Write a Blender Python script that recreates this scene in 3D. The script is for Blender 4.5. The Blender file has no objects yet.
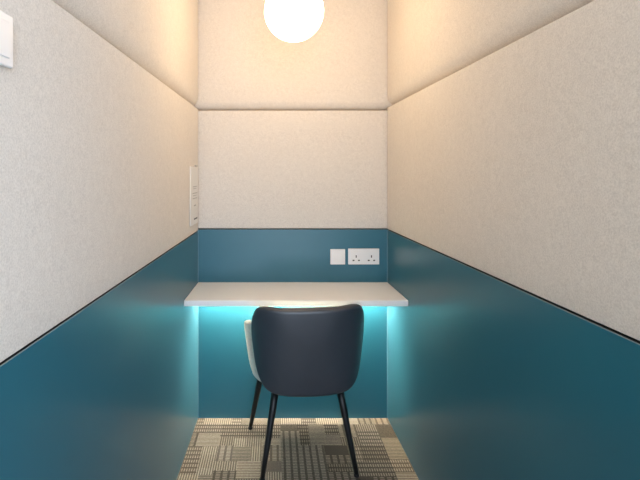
import bpy, bmesh, math, random
from mathutils import Vector, Matrix

random.seed(7)
SC = bpy.context.scene
COL = SC.collection
PI = math.pi

# ------------------------------------------------------------------ setup
EYE = 1.32
F = 455.0
CX, CY = 272.8, 173.0
D = 2.45                      # distance from the eye to the back wall
TEAL_TOP = 1.016
SEAM = 1.662
CEIL = 2.42
Y_FRONT = -0.35
SPLAY = 0.0237
XL0, XR0 = -0.4027, 0.6176    # the back corners
def XL(y): return XL0 - (D - y) * SPLAY
def XR(y): return XR0 + (D - y) * SPLAY

# ------------------------------------------------------------------ helpers
def tag(o, label=None, cat=None, group=None, kind=None):
    if label: o['label'] = label
    if cat: o['category'] = cat
    if group: o['group'] = group
    if kind: o['kind'] = kind
    return o

def link(name, me, mats, parent=None, loc=(0, 0, 0), smooth=True):
    o = bpy.data.objects.new(name, me)
    COL.objects.link(o)
    for m in (mats if isinstance(mats, (list, tuple)) else [mats]):
        me.materials.append(m)
    o.location = loc
    if parent: o.parent = parent
    if smooth:
        for p in me.polygons: p.use_smooth = True
    return o

def from_bm(name, bm, mats, parent=None, loc=(0, 0, 0), smooth=False, fix=True):
    if fix: bmesh.ops.recalc_face_normals(bm, faces=bm.faces)
    me = bpy.data.meshes.new(name)
    bm.to_mesh(me); bm.free()
    return link(name, me, mats, parent, loc, smooth)

def empty(name, loc, rz=0.0):
    o = bpy.data.objects.new(name, None)
    COL.objects.link(o)
    o.location = loc; o.rotation_euler = (0, 0, rz)
    o.empty_display_size = 0.1
    return o

def bev(o, w, seg=3, angle=0.6):
    m = o.modifiers.new('bevel', 'BEVEL')
    m.width = w; m.segments = seg; m.limit_method = 'ANGLE'; m.angle_limit = angle
    return o

def box_bm(bm, c, s, M=None, mi=0):
    vs = []
    for sx in (-.5, .5):
        for sy in (-.5, .5):
            for sz in (-.5, .5):
                v = Vector((c[0] + sx * s[0], c[1] + sy * s[1], c[2] + sz * s[2]))
                vs.append(bm.verts.new(M @ v if M else v))
    for q in ((0, 1, 3, 2), (4, 6, 7, 5), (0, 4, 5, 1), (2, 3, 7, 6), (0, 2, 6, 4), (1, 5, 7, 3)):
        f = bm.faces.new([vs[i] for i in q]); f.material_index = mi

def tube_bm(bm, pts, radii, n=20, mi=0):
    rings = []
    for i, p in enumerate(pts):
        p = Vector(p)
        a = Vector(pts[max(i - 1, 0)]); b = Vector(pts[min(i + 1, len(pts) - 1)])
        t = (b - a).normalized()
        u = t.cross(Vector((0, 1, 0.01)));
        if u.length < 1e-4: u = t.cross(Vector((1, 0, 0)))
        u.normalize(); w = t.cross(u).normalized()
        rings.append([bm.verts.new(p + radii[i] * (math.cos(2 * PI * k / n) * u + math.sin(2 * PI * k / n) * w)) for k in range(n)])
    for r0, r1 in zip(rings, rings[1:]):
        for k in range(n):
            bm.faces.new((r0[k], r0[(k + 1) % n], r1[(k + 1) % n], r1[k])).material_index = mi
    bm.faces.new(rings[0][::-1]).material_index = mi
    bm.faces.new(rings[-1]).material_index = mi

def lathe_bm(bm, prof, n=48):
    rings = []
    for r, z in prof:
        if r < 1e-6: rings.append([bm.verts.new((0, 0, z))])
        else: rings.append([bm.verts.new((r * math.cos(2 * PI * k / n), r * math.sin(2 * PI * k / n), z)) for k in range(n)])
    for a, b in zip(rings, rings[1:]):
        for k in range(n):
            k2 = (k + 1) % n
            if len(a) == 1 and len(b) == 1: continue
            if len(a) == 1: bm.faces.new((a[0], b[k2], b[k]))
            elif len(b) == 1: bm.faces.new((a[k], a[k2], b[0]))
            else: bm.faces.new((a[k], a[k2], b[k2], b[k]))

# ------------------------------------------------------------------ materials
def mat(name):
    m = bpy.data.materials.new(name); m.use_nodes = True
    nt = m.node_tree
    return m, nt, nt.nodes['Principled BSDF']

def plain(name, col, rough=0.5, metal=0.0, spec=0.5, noise=0.0, nscale=40.0, bump=0.0):
    m, nt, b = mat(name)
    b.inputs['Base Color'].default_value = (*col, 1)
    b.inputs['Roughness'].default_value = rough
    b.inputs['Metallic'].default_value = metal
    b.inputs['Specular IOR Level'].default_value = spec
    if noise or bump:
        tc = nt.nodes.new('ShaderNodeTexCoord')
        n = nt.nodes.new('ShaderNodeTexNoise'); n.inputs['Scale'].default_value = nscale
        n.inputs['Detail'].default_value = 4
        nt.links.new(tc.outputs['Object'], n.inputs['Vector'])
        if noise:
            r = nt.nodes.new('ShaderNodeMix'); r.data_type = 'RGBA'
            r.inputs['A'].default_value = (*[c * (1 - noise) for c in col], 1)
            r.inputs['B'].default_value = (*[min(1, c * (1 + noise)) for c in col], 1)
            nt.links.new(n.outputs['Fac'], r.inputs['Factor'])
            nt.links.new(r.outputs['Result'], b.inputs['Base Color'])
        if bump:
            bp = nt.nodes.new('ShaderNodeBump'); bp.inputs['Strength'].default_value = bump
            bp.inputs['Distance'].default_value = 0.002
            nt.links.new(n.outputs['Fac'], bp.inputs['Height'])
            nt.links.new(bp.outputs['Normal'], b.inputs['Normal'])
    return m

def emitter(name, col, strength):
    m, nt, b = mat(name)
    b.inputs['Base Color'].default_value = (0.9, 0.9, 0.88, 1)
    b.inputs['Emission Color'].default_value = (*col, 1)
    b.inputs['Emission Strength'].default_value = strength
    return m

def fabric(name, c0, c1):
    """woven heathered upholstery: fine flecks plus a thread bump"""
    m, nt, b = mat(name)
    N, L = nt.nodes.new, nt.links.new
    tc = N('ShaderNodeTexCoord')
    n1 = N('ShaderNodeTexNoise'); n1.inputs['Scale'].default_value = 260; n1.inputs['Detail'].default_value = 3
    n1.inputs['Roughness'].default_value = 0.7
    n2 = N('ShaderNodeTexNoise'); n2.inputs['Scale'].default_value = 55; n2.inputs['Detail'].default_value = 4
    n3 = N('ShaderNodeTexNoise'); n3.inputs['Scale'].default_value = 7; n3.inputs['Detail'].default_value = 3
    for n in (n1, n2, n3): L(tc.outputs['Object'], n.inputs['Vector'])
    a = N('ShaderNodeMath'); a.operation = 'MULTIPLY_ADD'; a.inputs[1].default_value = 0.75
    L(n1.outputs['Fac'], a.inputs[0])
    s = N('ShaderNodeMath'); s.operation = 'MULTIPLY'; s.inputs[1].default_value = 0.19
    L(n2.outputs['Fac'], s.inputs[0]); L(s.outputs[0], a.inputs[2])
    s3 = N('ShaderNodeMath'); s3.operation = 'MULTIPLY_ADD'; s3.inputs[1].default_value = 0.06
    L(n3.outputs['Fac'], s3.inputs[0]); L(a.outputs[0], s3.inputs[2])
    r = N('ShaderNodeValToRGB')
    r.color_ramp.elements[0].position = 0.36; r.color_ramp.elements[0].color = (*c0, 1)
    r.color_ramp.elements[1].position = 0.60; r.color_ramp.elements[1].color = (*c1, 1)
    L(s3.outputs[0], r.inputs['Fac']); L(r.outputs['Color'], b.inputs['Base Color'])
    bp = N('ShaderNodeBump'); bp.inputs['Strength'].default_value = 0.35; bp.inputs['Distance'].default_value = 0.0015
    L(s3.outputs[0], bp.inputs['Height']); L(bp.outputs['Normal'], b.inputs['Normal'])
    b.inputs['Roughness'].default_value = 0.95
    b.inputs['Specular IOR Level'].default_value = 0.15
    b.inputs['Sheen Weight'].default_value = 0.1
    return m

def carpet_mat():
    m, nt, b = mat('patchwork_loop_carpet')
    N, L = nt.nodes.new, nt.links.new
    geo = N('ShaderNodeTexCoord'); sep = N('ShaderNodeSeparateXYZ'); L(geo.outputs['Object'], sep.inputs[0])
    def attr(n):
        a = N('ShaderNodeAttribute'); a.attribute_name = n; a.attribute_type = 'GEOMETRY'; return a.outputs['Fac']
    tone, dirn, pat, warm = attr('tone'), attr('dirn'), attr('pattern'), attr('warm')
    def math_(op, a, b_=None, c=None):
        n = N('ShaderNodeMath'); n.operation = op
        for i, v in enumerate((a, b_, c)):
            if v is None: continue
            if isinstance(v, (int, float)): n.inputs[i].default_value = v
            else: L(v, n.inputs[i])
        return n.outputs[0]
    def lerp(a, b_, t):
        return math_('ADD', math_('MULTIPLY', a, math_('SUBTRACT', 1.0, t)), math_('MULTIPLY', b_, t))
    u = lerp(sep.outputs['X'], sep.outputs['Y'], dirn)
    v = lerp(sep.outputs['Y'], sep.outputs['X'], dirn)
    stripe = math_('MULTIPLY_ADD', math_('SINE', math_('MULTIPLY', u, 2 * PI / 0.0110)), 0.5, 0.5)
    dash = math_('MULTIPLY_ADD', math_('SINE', math_('MULTIPLY', v, 2 * PI / 0.031)), 0.5, 0.5)
    dash = math_('GREATER_THAN', dash, 0.28)
    ns = N('ShaderNodeTexNoise'); ns.inputs['Scale'].default_value = 130; ns.inputs['Detail'].default_value = 3
    L(geo.outputs['Object'], ns.inputs['Vector'])
    nb = N('ShaderNodeTexNoise'); nb.inputs['Scale'].default_value = 420; nb.inputs['Detail'].default_value = 2
    L(geo.outputs['Object'], nb.inputs['Vector'])
    st = math_('MULTIPLY', stripe, lerp(1.0, dash, math_('GREATER_THAN', pat, 0.45)))
    weave = math_('ADD', math_('MULTIPLY', st, math_('LESS_THAN', pat, 0.86)), 0.0)
    fac = math_('ADD', math_('MULTIPLY', tone, 0.62), math_('MULTIPLY', weave, 0.5))
    fac = math_('ADD', fac, math_('MULTIPLY', math_('SUBTRACT', ns.outputs['Fac'], 0.5), 0.45))
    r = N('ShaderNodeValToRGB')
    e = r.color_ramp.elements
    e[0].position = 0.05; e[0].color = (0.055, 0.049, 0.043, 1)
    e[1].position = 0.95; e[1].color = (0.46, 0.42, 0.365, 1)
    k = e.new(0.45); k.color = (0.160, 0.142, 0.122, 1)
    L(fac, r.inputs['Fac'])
    mx = N('ShaderNodeMix'); mx.data_type = 'RGBA'; mx.blend_type = 'MULTIPLY'
    mx.inputs['B'].default_value = (1.05, 0.94, 0.80, 1)
    L(warm, mx.inputs['Factor']); L(r.outputs['Color'], mx.inputs['A'])
    L(mx.outputs['Result'], b.inputs['Base Color'])
    bp = N('ShaderNodeBump'); bp.inputs['Strength'].default_value = 0.6; bp.inputs['Distance'].default_value = 0.003
    L(math_('ADD', weave, nb.outputs['Fac']), bp.inputs['Height']); L(bp.outputs['Normal'], b.inputs['Normal'])
    b.inputs['Roughness'].default_value = 1.0
    b.inputs['Specular IOR Level'].default_value = 0.1
    return m

M_TEAL = plain('teal_satin_laminate', (0.018, 0.128, 0.182), rough=0.32, spec=0.55, noise=0.04, nscale=3.0)
_b = M_TEAL.node_tree.nodes['Principled BSDF']; _b.inputs['Sheen Weight'].default_value = 0.04; _b.inputs['Sheen Roughness'].default_value = 0.4
M_EDGE = plain('board_edge_highlight', (0.16, 0.24, 0.26), rough=0.5)  # paler than the board: light caught by its top edge, put into the colour
M_RECESS = plain('dark_recess', (0.02, 0.022, 0.024), rough=0.8)
M_CUSH = fabric('heathered_cream_wool', (0.62, 0.57, 0.51), (0.775, 0.72, 0.65))
M_CEIL = plain('painted_ceiling', (0.72, 0.70, 0.67), rough=0.8)
M_CARPET = carpet_mat()
M_DESK = plain('white_matt_laminate', (0.95, 0.93, 0.90), rough=0.40, noise=0.02, nscale=20)
M_WHITE = plain('white_moulded_plastic', (0.84, 0.83, 0.82), rough=0.35)
M_SLOT = plain('dark_slot', (0.05, 0.045, 0.04), rough=0.6)
M_PAPER = plain('white_card', (0.80, 0.79, 0.77), rough=0.6)
M_INK = plain('grey_print', (0.45, 0.44, 0.43), rough=0.7)
M_BLACKINK = plain('dark_print', (0.10, 0.10, 0.10), rough=0.7)
M_CLIP = plain('grey_clip', (0.42, 0.40, 0.37), rough=0.4)
M_DARK = plain('charcoal_leatherette', (0.042, 0.048, 0.060), rough=0.38, spec=0.8, noise=0.12, nscale=18, bump=0.08)
M_CREAM = fabric('cream_chair_fabric', (0.60, 0.56, 0.49), (0.76, 0.72, 0.64))
M_LEG = plain('black_powder_coated_steel', (0.008, 0.009, 0.010), rough=0.38, spec=0.5)
M_FOOT = plain('black_rubber', (0.012, 0.012, 0.012), rough=0.75)
M_ALU = plain('aluminium_profile', (0.6, 0.6, 0.6), rough=0.35, metal=1.0)
M_BRASS = plain('white_lamp_metal', (0.8, 0.8, 0.78), rough=0.4)
M_GLOBE = emitter('lit_opal_glass', (1.0, 0.70, 0.41), 12.6)
M_LED = emitter('lit_led_diffuser', (1.0, 0.88, 0.69), 300.0)
M_CORNER_GLINT = plain('painted_corner_highlight', (0.16, 0.28, 0.34), rough=0.5)  # pale colour stands in for the highlight on the corner edges

# ------------------------------------------------------------------ room shell
class Plane:
    """frame of a wall: a runs along it, z up, t towards the room"""
    def __init__(s, o, d, n): s.o, s.d, s.n = Vector(o), Vector(d).normalized(), Vector(n).normalized()
    def p(s, a, z, t): return s.o + s.d * a + s.n * t + Vector((0, 0, z))
LEFT = Plane((XL0, D, 0), (-SPLAY, -1, 0), (1, -SPLAY, 0))
RIGHT = Plane((XR0, D, 0), (SPLAY, -1, 0), (-1, -SPLAY, 0))
BACK = Plane((XL0, D, 0), (1, 0, 0), (0, -1, 0))
LEN = (D - Y_FRONT) * math.hypot(1, SPLAY)
REC = 0.052                    # depth of the recess the pads sit in

def wall(name, P, a0, a1, tz):
    """teal boarded lower wall; above it the wall is set back to carry the pads"""
    prof = [(0.0, 0.0), (tz - 0.0015, 0.0), (tz, -0.0015), (tz, -REC), (CEIL, -REC), (CEIL, -0.12), (0.0, -0.12)]
    mi = [0, 1, 2, 2, 2, 2, 2]
    bm = bmesh.new()
    A = [bm.verts.new(P.p(a0, z, t)) for z, t in prof]
    B = [bm.verts.new(P.p(a1, z, t)) for z, t in prof]
    n = len(prof)
    for i in range(n):
        f = bm.faces.new((A[i], A[(i + 1) % n], B[(i + 1) % n], B[i])); f.material_index = mi[i]
    for V in (A, B): bm.faces.new(V)
    return tag(from_bm(name, bm, [M_TEAL, M_EDGE, M_RECESS]), kind='structure')
TZ_L, TZ_R = 1.006, 1.0135
wall('wall_left', LEFT, -0.05, LEN, TZ_L)
wall('wall_right', RIGHT, -0.05, LEN, TZ_R)
wall('wall_back', BACK, -0.05, XR0 - XL0 + 0.05, TEAL_TOP)

bm = bmesh.new()
vs = [bm.verts.new(v) for v in ((XL(Y_FRONT) - .15, Y_FRONT, CEIL), (XR(Y_FRONT) + .15, Y_FRONT, CEIL), (XR0 + .15, D + .15, CEIL), (XL0 - .15, D + .15, CEIL))]
f = bm.faces.new(vs)
r = bmesh.ops.extrude_face_region(bm, geom=[f])
for v in [g for g in r['geom'] if isinstance(g, bmesh.types.BMVert)]: v.co.z += 0.08
tag(from_bm('ceiling', bm, M_CEIL), kind='structure')

# carpet: half-metre tiles, each a patchwork of ribbed blocks
def split(x0, y0, x1, y1, out, depth=0):
    w, h = x1 - x0, y1 - y0
    if (w < 0.13 and h < 0.13) or (depth > 2 and random.random() < 0.22) or min(w, h) < 0.045:
        out.append((x0, y0, x1, y1)); return
    if w * random.uniform(.7, 1.3) > h:
        k = x0 + w * random.uniform(.3, .7)
        split(x0, y0, k, y1, out, depth + 1); split(k, y0, x1, y1, out, depth + 1)
    else:
        k = y0 + h * random.uniform(.3, .7)
        split(x0, y0, x1, k, out, depth + 1); split(x0, k, x1, y1, out, depth + 1)
bm = bmesh.new()
fl = {n: bm.faces.layers.float.new(n) for n in ('tone', 'dirn', 'pattern', 'warm')}
TX0, TY0 = 0.039, D - 0.06
gx = [TX0 + .5 * i for i in range(-3, 3)]
gy = [TY0 + .5 * j for j in range(-7, 1)]
for i in gx:
    for j in gy:
        rects = []; split(i, j, i + .5, j + .5, rects)
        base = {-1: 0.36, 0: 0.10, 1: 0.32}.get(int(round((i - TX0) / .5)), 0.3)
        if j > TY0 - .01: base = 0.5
        for (x0, y0, x1, y1) in rects:
            if y0 > D + 0.1: continue
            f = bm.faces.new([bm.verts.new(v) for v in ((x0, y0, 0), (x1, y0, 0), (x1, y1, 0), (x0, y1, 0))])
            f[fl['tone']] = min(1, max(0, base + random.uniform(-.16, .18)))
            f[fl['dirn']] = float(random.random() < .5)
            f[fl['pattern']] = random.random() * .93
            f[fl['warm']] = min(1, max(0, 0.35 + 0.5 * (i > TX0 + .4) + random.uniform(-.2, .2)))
# sub-floor slab so the carpet has thickness
xs0, xs1, ys0, ys1 = gx[0], gx[-1] + .5, gy[0], gy[-1] + .5
box_bm(bm, ((xs0 + xs1) / 2, (ys0 + ys1) / 2, -0.06), (xs1 - xs0, ys1 - ys0, 0.1))
tag(from_bm('floor', bm, M_CARPET, fix=False), kind='structure')

for i, (x, sx) in enumerate(((XL0, 1), (XR0, -1))):  # thin strips added to draw the highlight down both back corners
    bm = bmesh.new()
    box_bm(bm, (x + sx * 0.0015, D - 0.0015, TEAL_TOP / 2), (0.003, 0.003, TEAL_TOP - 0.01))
    tag(from_bm('corner_highlight_%d' % (i + 1), bm, M_CORNER_GLINT), kind='structure')

# ------------------------------------------------------------------ padded panels
def coords(a0, a1, R0, R1, step=0.06):
    L = a1 - a0
    ks = [0, .03, .08, .16, .27, .4, .55, .7, .85, 1.0]
    c = [a0 + R0 * k for k in ks]
    n = max(2, int((L - R0 - R1) / step))
    c += [a0 + R0 + (L - R0 - R1) * i / n for i in range(1, n)]
    c += [a1 - R1 * k for k in reversed(ks)]
    return c
def edge(d, R):
    k = min(1.0, max(0.0, d / R))
    return (1 - (1 - k) ** 2.4) ** (1 / 2.4)

def pad(name, P, a0, a1, z0, z1, Ra0, Ra1, Rz0, Rz1, T, label, puff=0.010):
    """stuffed fabric pad on a wall: rounded borders and a slightly domed face"""
    ca, cz = coords(a0, a1, Ra0, Ra1), coords(z0, z1, Rz0, Rz1)
    c = P.p((a0 + a1) / 2, (z0 + z1) / 2, -REC)
    bm = bmesh.new(); G = []
    for a in ca:
        row = []
        for z in cz:
            e = min(edge(a - a0, Ra0), edge(a1 - a, Ra1)) * min(edge(z - z0, Rz0), edge(z1 - z, Rz1))
            m = min(1, (a - a0) / .3, (a1 - a) / .3) ; q = min(1, (z - z0) / .25, (z1 - z) / .25)
            m = math.sin(max(m, 0) * PI / 2); q = math.sin(max(q, 0) * PI / 2)
            row.append(bm.verts.new(P.p(a, z, -REC + .002 + T * e + puff * m * q) - c))
        G.append(row)
    for i in range(len(ca) - 1):
        for j in range(len(cz) - 1):
            bm.faces.new((G[i][j], G[i + 1][j], G[i + 1][j + 1], G[i][j + 1]))
    border = [G[i][0] for i in range(len(ca))] + G[-1][1:] + [G[i][-1] for i in range(len(ca) - 2, -1, -1)] + [G[0][j] for j in range(len(cz) - 2, 0, -1)]
    bm.faces.new(border[::-1])
    o = from_bm(name, bm, M_CUSH, None, c, smooth=True)
    return tag(o, label, 'wall panel', 'padded fabric wall panels')

g = 0.0015
T = REC - 0.003
W = XR0 - XL0
LA1 = LEN
pad('acoustic_panel', BACK, -.045, W + .045, TEAL_TOP + .002, SEAM - g, .02, .02, .006, .007, T, 'cream padded fabric panel on the back wall directly above the blue board with the sockets', .006)
pad('acoustic_panel', BACK, -.045, W + .045, SEAM + g, CEIL - .004, .02, .02, .05, .03, T, 'cream padded fabric panel high on the back wall behind the glowing globe lamp', .008)
pad('acoustic_panel', LEFT, .004, LA1, TZ_L + .002, SEAM + .008 - g, .007, .03, .007, .010, T + .004, 'large cream padded panel on the left wall, with the light switch and notice on it', .006)
pad('acoustic_panel', LEFT, .004, LA1, SEAM + .008 + g, CEIL - .004, .010, .03, .075, .03, T + .004, 'cream padded panel at the top of the left wall, above the seam', .010)
pad('acoustic_panel', RIGHT, .004, LA1, TZ_R + .002, SEAM + .016 - g, .007, .03, .007, .010, T + .004, 'large bare cream padded panel on the right wall above the teal board', .006)
pad('acoustic_panel', RIGHT, .004, LA1, SEAM + .016 + g, CEIL - .004, .010, .03, .065, .03, T + .004, 'cream padded panel at the top of the right wall, above the seam', .010)

# ------------------------------------------------------------------ desk shelf and its light
DZ, DT, DY = 0.733, 0.028, 2.095
bm = bmesh.new()
q = [(XL(DY) + .001, DY), (XR(DY) - .001, DY), (XR0 - .001, D - .001), (XL0 + .001, D - .001)]
cx_, cy_ = (XL0 + XR0) / 2, (DY + D) / 2
top = [bm.verts.new((x - cx_, y - cy_, 0)) for x, y in q]
f = bm.faces.new(top)
r = bmesh.ops.extrude_face_region(bm, geom=[f])
for v in [k for k in r['geom'] if isinstance(k, bmesh.types.BMVert)]: v.co.z -= DT
desk = from_bm('desk_shelf', bm, M_DESK, None, (cx_, cy_, DZ))
bev(desk, 0.003, 3)
tag(desk, 'white wall-to-wall desk shelf fixed to the blue back wall, behind the chair', 'desk')

LY = D - 0.050
strip = empty('light_strip', (cx_, LY, DZ - DT))
tag(strip, 'glowing cool white strip light under the rear of the white desk shelf', 'light')
bm = bmesh.new()
box_bm(bm, (0, 0, -.002), (W - .02, .020, .004))
box_bm(bm, (0, .0090, -.0075), (W - .02, .002, .007)); box_bm(bm, (0, -.0090, -.0075), (W - .02, .002, .007))
from_bm('channel', bm, M_ALU, strip)
bm = bmesh.new(); box_bm(bm, (0, 0, -.0080), (W - .022, .0155, .007))
from_bm('diffuser', bm, M_LED, strip)

# ------------------------------------------------------------------ globe pendant
GC = Vector((0.0862, 1.85, 1.977)); GR = 0.1205
lamp = empty('globe_pendant_lamp', GC)
tag(lamp, 'lit round white globe lamp hanging high before the back wall', 'lamp')
bm = bmesh.new(); lathe_bm(bm, [(GR * math.sin(PI * i / 40), -GR * math.cos(PI * i / 40)) for i in range(39)] + [(0.028, GR * .975)])
from_bm('globe_shade', bm, M_GLOBE, lamp, smooth=True)
bm = bmesh.new(); lathe_bm(bm, [(0, GR * .97), (.030, GR * .97), (.032, GR * .99), (.032, GR + .03), (.024, GR + .04), (0, GR + .04)])
from_bm('collar', bm, M_BRASS, lamp, smooth=True)
HC = CEIL - GC.z
bm = bmesh.new(); tube_bm(bm, [(0, 0, GR + .035), (0, 0, HC - .02)], [.006, .006], 14)
from_bm('stem', bm, M_BRASS, lamp, smooth=True)
bm = bmesh.new(); lathe_bm(bm, [(0, HC - .026), (.045, HC - .026), (.052, HC - .020), (.052, HC), (0, HC)])
from_bm('ceiling_rose', bm, M_BRASS, lamp, smooth=True)

# ------------------------------------------------------------------ plates on the walls
def wx(px): return (px - CX) / F * D
def wz(py): return EYE - (py - CY) / F * D
def plate_part(name, parent, cx, cz, w, h, y0, y1, m, b=.002):
    bm = bmesh.new(); box_bm(bm, (cx, -(y0 + y1) / 2, cz), (w, y1 - y0, h))
    return bev(from_bm(name, bm, m, parent), b, 3)
def socket_wall(name, px0, px1, py0, py1, label, cat):
    o = empty(name, (wx((px0 + px1) / 2), D, wz((py0 + py1) / 2)))
    tag(o, label, cat)
    w, h = wx(px1) - wx(px0), wz(py0) - wz(py1)
    plate_part('faceplate', o, 0, 0, w, h, 0.0003, .009, M_WHITE, .0025)
    return o, w, h
sw, w, h = socket_wall('wall_switch', 330.2, 345.0, 249.0, 264.2, 'small square white switch plate on the blue back wall, left of the double socket', 'switch')
plate_part('rocker', sw, 0, 0, w * .62, h * .62, .008, .0112, M_WHITE, .0015)
so, w, h = socket_wall('double_socket', 348.0, 379.0, 248.4, 264.2, 'wide white double power socket with pin holes on the blue back wall', 'socket')
for s in (-1, 1):
    ox = s * w * .245
    plate_part('rocker', so, ox, h * .29, .020, .015, .008, .0112, M_WHITE, .001)
    plate_part('earth_slot', so, ox, h * .01, .0055, .013, .008, .0096, M_SLOT, .0003)
    for k in (-1, 1):
        plate_part('pin_slot', so, ox + k * .0145, -h * .24, .010, .0065, .008, .0096, M_SLOT, .0003)

# light switch on the left pad, near the eye
def on_left(name, y, z, label, cat):
    p = LEFT.p((D - y) * math.hypot(1, SPLAY), z, 0)
    o = empty(name, p, -math.atan(SPLAY))
    tag(o, label, cat)
    return o
def lpart(name, parent, cy, cz, sy, sz, t0, t1, m, b=.002):
    bm = bmesh.new(); box_bm(bm, ((t0 + t1) / 2, cy, cz), (t1 - t0, sy, sz))
    o = from_bm(name, bm, m, parent)
    return bev(o, b, 3) if b else o
ls = on_left('light_switch', 0.7035, 1.533, 'white light switch plate on the left padded panel, cut by the photo edge', 'switch')
lpart('faceplate', ls, 0, 0, .086, .085, .0107, .0185, M_WHITE, .003)
lpart('rocker', ls, 0, 0, .060, .058, .0175, .021, M_WHITE, .002)

nt_ = on_left('notice', 2.287, 1.2065, 'narrow-looking white notice sheet with faint print on the left panel by the back corner', 'notice')
lpart('sheet', nt_, 0, 0, .190, .290, .0088, .0125, M_PAPER, .001)
bm = bmesh.new()
for z, l, k in ((.045, .10, .004), (.035, .08, .003), (.012, .12, .004), (.000, .09, .003), (-.014, .11, .004), (-.050, .05, .006)):
    box_bm(bm, (.0128, .012, z), (.0008, l, k))
tag(from_bm('print', bm, M_INK, nt_), 'faint grey print')
bm = bmesh.new(); box_bm(bm, (.0128, .03, -.118), (.0008, .085, .007))
tag(from_bm('footer_mark', bm, M_BLACKINK, nt_), 'dark mark along the foot of the sheet')
lpart('clip', nt_, .05, .150, .05, .010, .0088, .0145, M_CLIP, .002)

# ------------------------------------------------------------------ chair
def spline(P, n=120):
    pts = [Vector(p) for p in P]
    ext = [2 * pts[0] - pts[1]] + pts + [2 * pts[-1] - pts[-2]]
    out = []
    for i in range(1, len(ext) - 2):
        p0, p1, p2, p3 = ext[i - 1:i + 3]
        for k in range(n):
            t = k / n
            out.append(.5 * ((2 * p1) + (-p0 + p2) * t + (2 * p0 - 5 * p1 + 4 * p2 - p3) * t * t + (-p0 + 3 * p1 - 3 * p2 + p3) * t ** 3))
    out.append(pts[-1]); return out
half = [(0, -.235), (.11, -.229), (.185, -.200), (.232, -.135), (.254, -.055), (.265, .03), (.270, .11), (.272, .16)]
full = [(-x, y) for x, y in half[:0:-1]] + half
CURVE = spline(full, 40)
S = [0.0]
for a, b_ in zip(CURVE, CURVE[1:]): S.append(S[-1] + (b_ - a).length)
MID = S[-1] / 2
def bend(s):
    """point and outward normal of the tub's plan curve at arc length s from the middle of the back"""
    s = min(max(s + MID, 0), S[-1])
    i = next(k for k in range(len(S) - 1) if S[k + 1] >= s)
    t = (s - S[i]) / max(1e-9, S[i + 1] - S[i])
    p = CURVE[i].lerp(CURVE[i + 1], t)
    a, b_ = CURVE[max(i - 3, 0)], CURVE[min(i + 4, len(CURVE) - 1)]
    d = (b_ - a).normalized()
    return p, Vector((d.y, -d.x))
LEAN = 0.085
def shell_point(s, z, off):
    p, n = bend(s)
    q = p + n * (off + (LEAN + .05 * min(1, max(0, (abs(s) - .26) / .1))) * (z - .58))
    return Vector((q.x, q.y, z))

def outline_pts(ctrl, n=14):
    ext = ctrl[-1:] + ctrl + ctrl[:2]
    out = []
    for i in range(1, len(ctrl) + 1):
        p0, p1, p2, p3 = [Vector(e) for e in ext[i - 1:i + 3]]
        for k in range(n):
            t = k / n
            out.append(.5 * ((2 * p1) + (-p0 + p2) * t + (2 * p0 - 5 * p1 + 4 * p2 - p3) * t * t + (-p0 + 3 * p1 - 3 * p2 + p3) * t ** 3))
    return out
def stuffed(name, outline, center, T_, rim, fn, m, parent, puff=0.0):
    """closed pad: an outline filled by rings, both faces, rounded rim; fn maps (u, v, offset) into space"""
    c = Vector(center); n = len(outline)
    rs = [.12, .3, .5, .68, .82]
    prof = [(r, 1.0) for r in rs]
    k0 = 10
    for i in range(k0 + 1):
        a = PI / 2 * i / k0
        prof.append((('rim', math.sin(a)), math.cos(a)))
    bm = bmesh.new()
    def ring(rr, off):
        vs = []
        for p in outline:
            d = p - c
            if isinstance(rr, tuple): L_ = d.length; q = c + d * ((L_ - rim + rim * rr[1]) / L_); k = 1
            else: L_ = d.length; q = c + d * (rr * (L_ - rim) / L_); k = rr
            vs.append(bm.verts.new(fn(q.x, q.y, off + (puff if off > 0 else -puff) * (1 - k * k))))
        return vs
    rings = []
    cf = bm.verts.new(fn(c.x, c.y, T_ / 2 + puff)); cb = bm.verts.new(fn(c.x, c.y, -T_ / 2 - puff))
    for rr, e in prof: rings.append(ring(rr, T_ / 2 * e))
    for rr, e in prof[-2::-1]: rings.append(ring(rr, -T_ / 2 * e))
    for k in range(n):
        bm.faces.new((cf, rings[0][k], rings[0][(k + 1) % n])); bm.faces.new((cb, rings[-1][(k + 1) % n], rings[-1][k]))
    for a, b_ in zip(rings, rings[1:]):
        for k in range(n): bm.faces.new((a[k], b_[k], b_[(k + 1) % n], a[(k + 1) % n]))
    return from_bm(name, bm, m, parent, smooth=True)

chair = empty('tub_chair', (0.146, 2.165, 0), math.radians(4))
tag(chair, 'tub chair with dark charcoal back, cream arms and black legs, pushed under the desk', 'chair')
# dark back shell: outline seen from behind (u = along the back, v = height)
B = [(-.10, .750), (.10, .753), (.185, .755), (.236, .733), (.270, .682), (.281, .620), (.278, .55), (.264, .47), (.232, .412), (.18, .379), (.10, .367), (0, .364)]
B += [(-u, v) for u, v in B[-2:2:-1]] + [(-.185, .752)]
Bo = outline_pts(B, 8)
stuffed('back_shell', Bo, (0, .57), .042, .021, lambda u, v, o: shell_point(u, v, o), M_DARK, chair, .004)
# cream lining with the two arms
A = [(0, .745), (.13, .742), (.215, .715), (.28, .668), (.34, .642), (.42, .624), (.475, .594), (.505, .545), (.505, .47), (.47, .42), (.36, .395), (.2, .385), (0, .385)]
A = A + [(-u, v) for u, v in A[-2:0:-1]]
Ao = outline_pts(A, 8)
stuffed('arm_lining', Ao, (0, .55), .044, .020, lambda u, v, o: shell_point(u, v, o - .030 + .022 * min(1, max(0, (abs(u) - .24) / .1))), M_CREAM, chair, .003)
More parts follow.
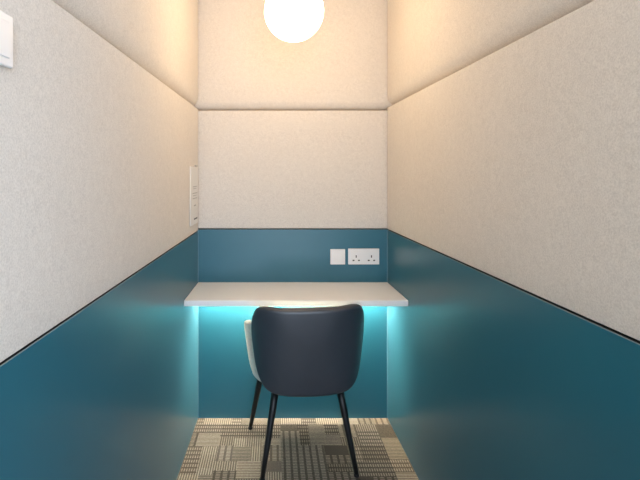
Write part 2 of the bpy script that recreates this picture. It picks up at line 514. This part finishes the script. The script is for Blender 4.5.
# seat cushion
def superell(a, b_, n_, e, cy=0):
    return [Vector((a * math.copysign(abs(math.cos(t)) ** (2 / e), math.cos(t)), cy + b_ * math.copysign(abs(math.sin(t)) ** (2 / e), math.sin(t)))) for t in [2 * PI * k / n_ for k in range(n_)]]
stuffed('seat', superell(.222, .215, 72, 3.4, .02), (0, .02), .085, .032, lambda u, v, o: Vector((u, v, .425 + o)), M_CREAM, chair, .008)
stuffed('seat_base', superell(.205, .185, 72, 3.0, .0), (0, 0), .030, .012, lambda u, v, o: Vector((u, v, .371 + o)), M_DARK, chair, .0)
for (sx, sy) in ((-1, -1), (1, -1), (-1, 1), (1, 1)):
    a = Vector((sx * (.143 if sy < 0 else .185), sy * .135, .362))
    b_ = Vector((sx * (.205 if sy < 0 else .248), sy * .200, .010))
    bm = bmesh.new()
    tube_bm(bm, [a.lerp(b_, t) for t in (0, .25, .5, .75, 1)], [.0170, .0155, .0138, .0120, .0100], 20)
    lg = from_bm('leg', bm, M_LEG, chair, smooth=True)
    bm = bmesh.new()
    tube_bm(bm, [(b_.x, b_.y, .012), (b_.x, b_.y, .003), (b_.x, b_.y, .0005)], [.0112, .0115, .0100], 20)
    from_bm('foot_cap', bm, M_FOOT, lg, smooth=True)

# ------------------------------------------------------------------ daylight from the open front
w_ = bpy.data.worlds.new('daylight'); SC.world = w_; w_.use_nodes = True
nt = w_.node_tree
bg = nt.nodes['Background']
tc = nt.nodes.new('ShaderNodeTexCoord')
dot = nt.nodes.new('ShaderNodeVectorMath'); dot.operation = 'DOT_PRODUCT'
dot.inputs[1].default_value = Vector((0.76, -0.64, 0.08)).normalized()
nt.links.new(tc.outputs['Generated'], dot.inputs[0])
rp = nt.nodes.new('ShaderNodeValToRGB')
rp.color_ramp.elements[0].position = 0.1; rp.color_ramp.elements[0].color = (0.34, 0.34, 0.335, 1)
rp.color_ramp.elements[1].position = 1.0; rp.color_ramp.elements[1].color = (1.32, 1.55, 1.88, 1)
nt.links.new(dot.outputs['Value'], rp.inputs['Fac'])
nt.links.new(rp.outputs['Color'], bg.inputs['Color'])
bg.inputs['Strength'].default_value = 2.8

# ------------------------------------------------------------------ camera and view
cam = bpy.data.cameras.new('camera'); co = bpy.data.objects.new('camera', cam); COL.objects.link(co)
co.location = (0, 0, EYE); co.rotation_euler = (PI / 2, 0, 0)
cam.sensor_fit = 'HORIZONTAL'; cam.sensor_width = 36
cam.lens = F * 36 / 640
cam.shift_x = (320 - CX) / 640; cam.shift_y = -(240 - CY) / 640
cam.clip_start = 0.02
SC.camera = co
vs_ = SC.view_settings
vs_.view_transform = 'Standard'; vs_.look = 'None'; vs_.gamma = 1; vs_.exposure = 0.41
vs_.use_curve_mapping = False
SC.cycles.max_bounces = 12
SC.cycles.diffuse_bounces = 8
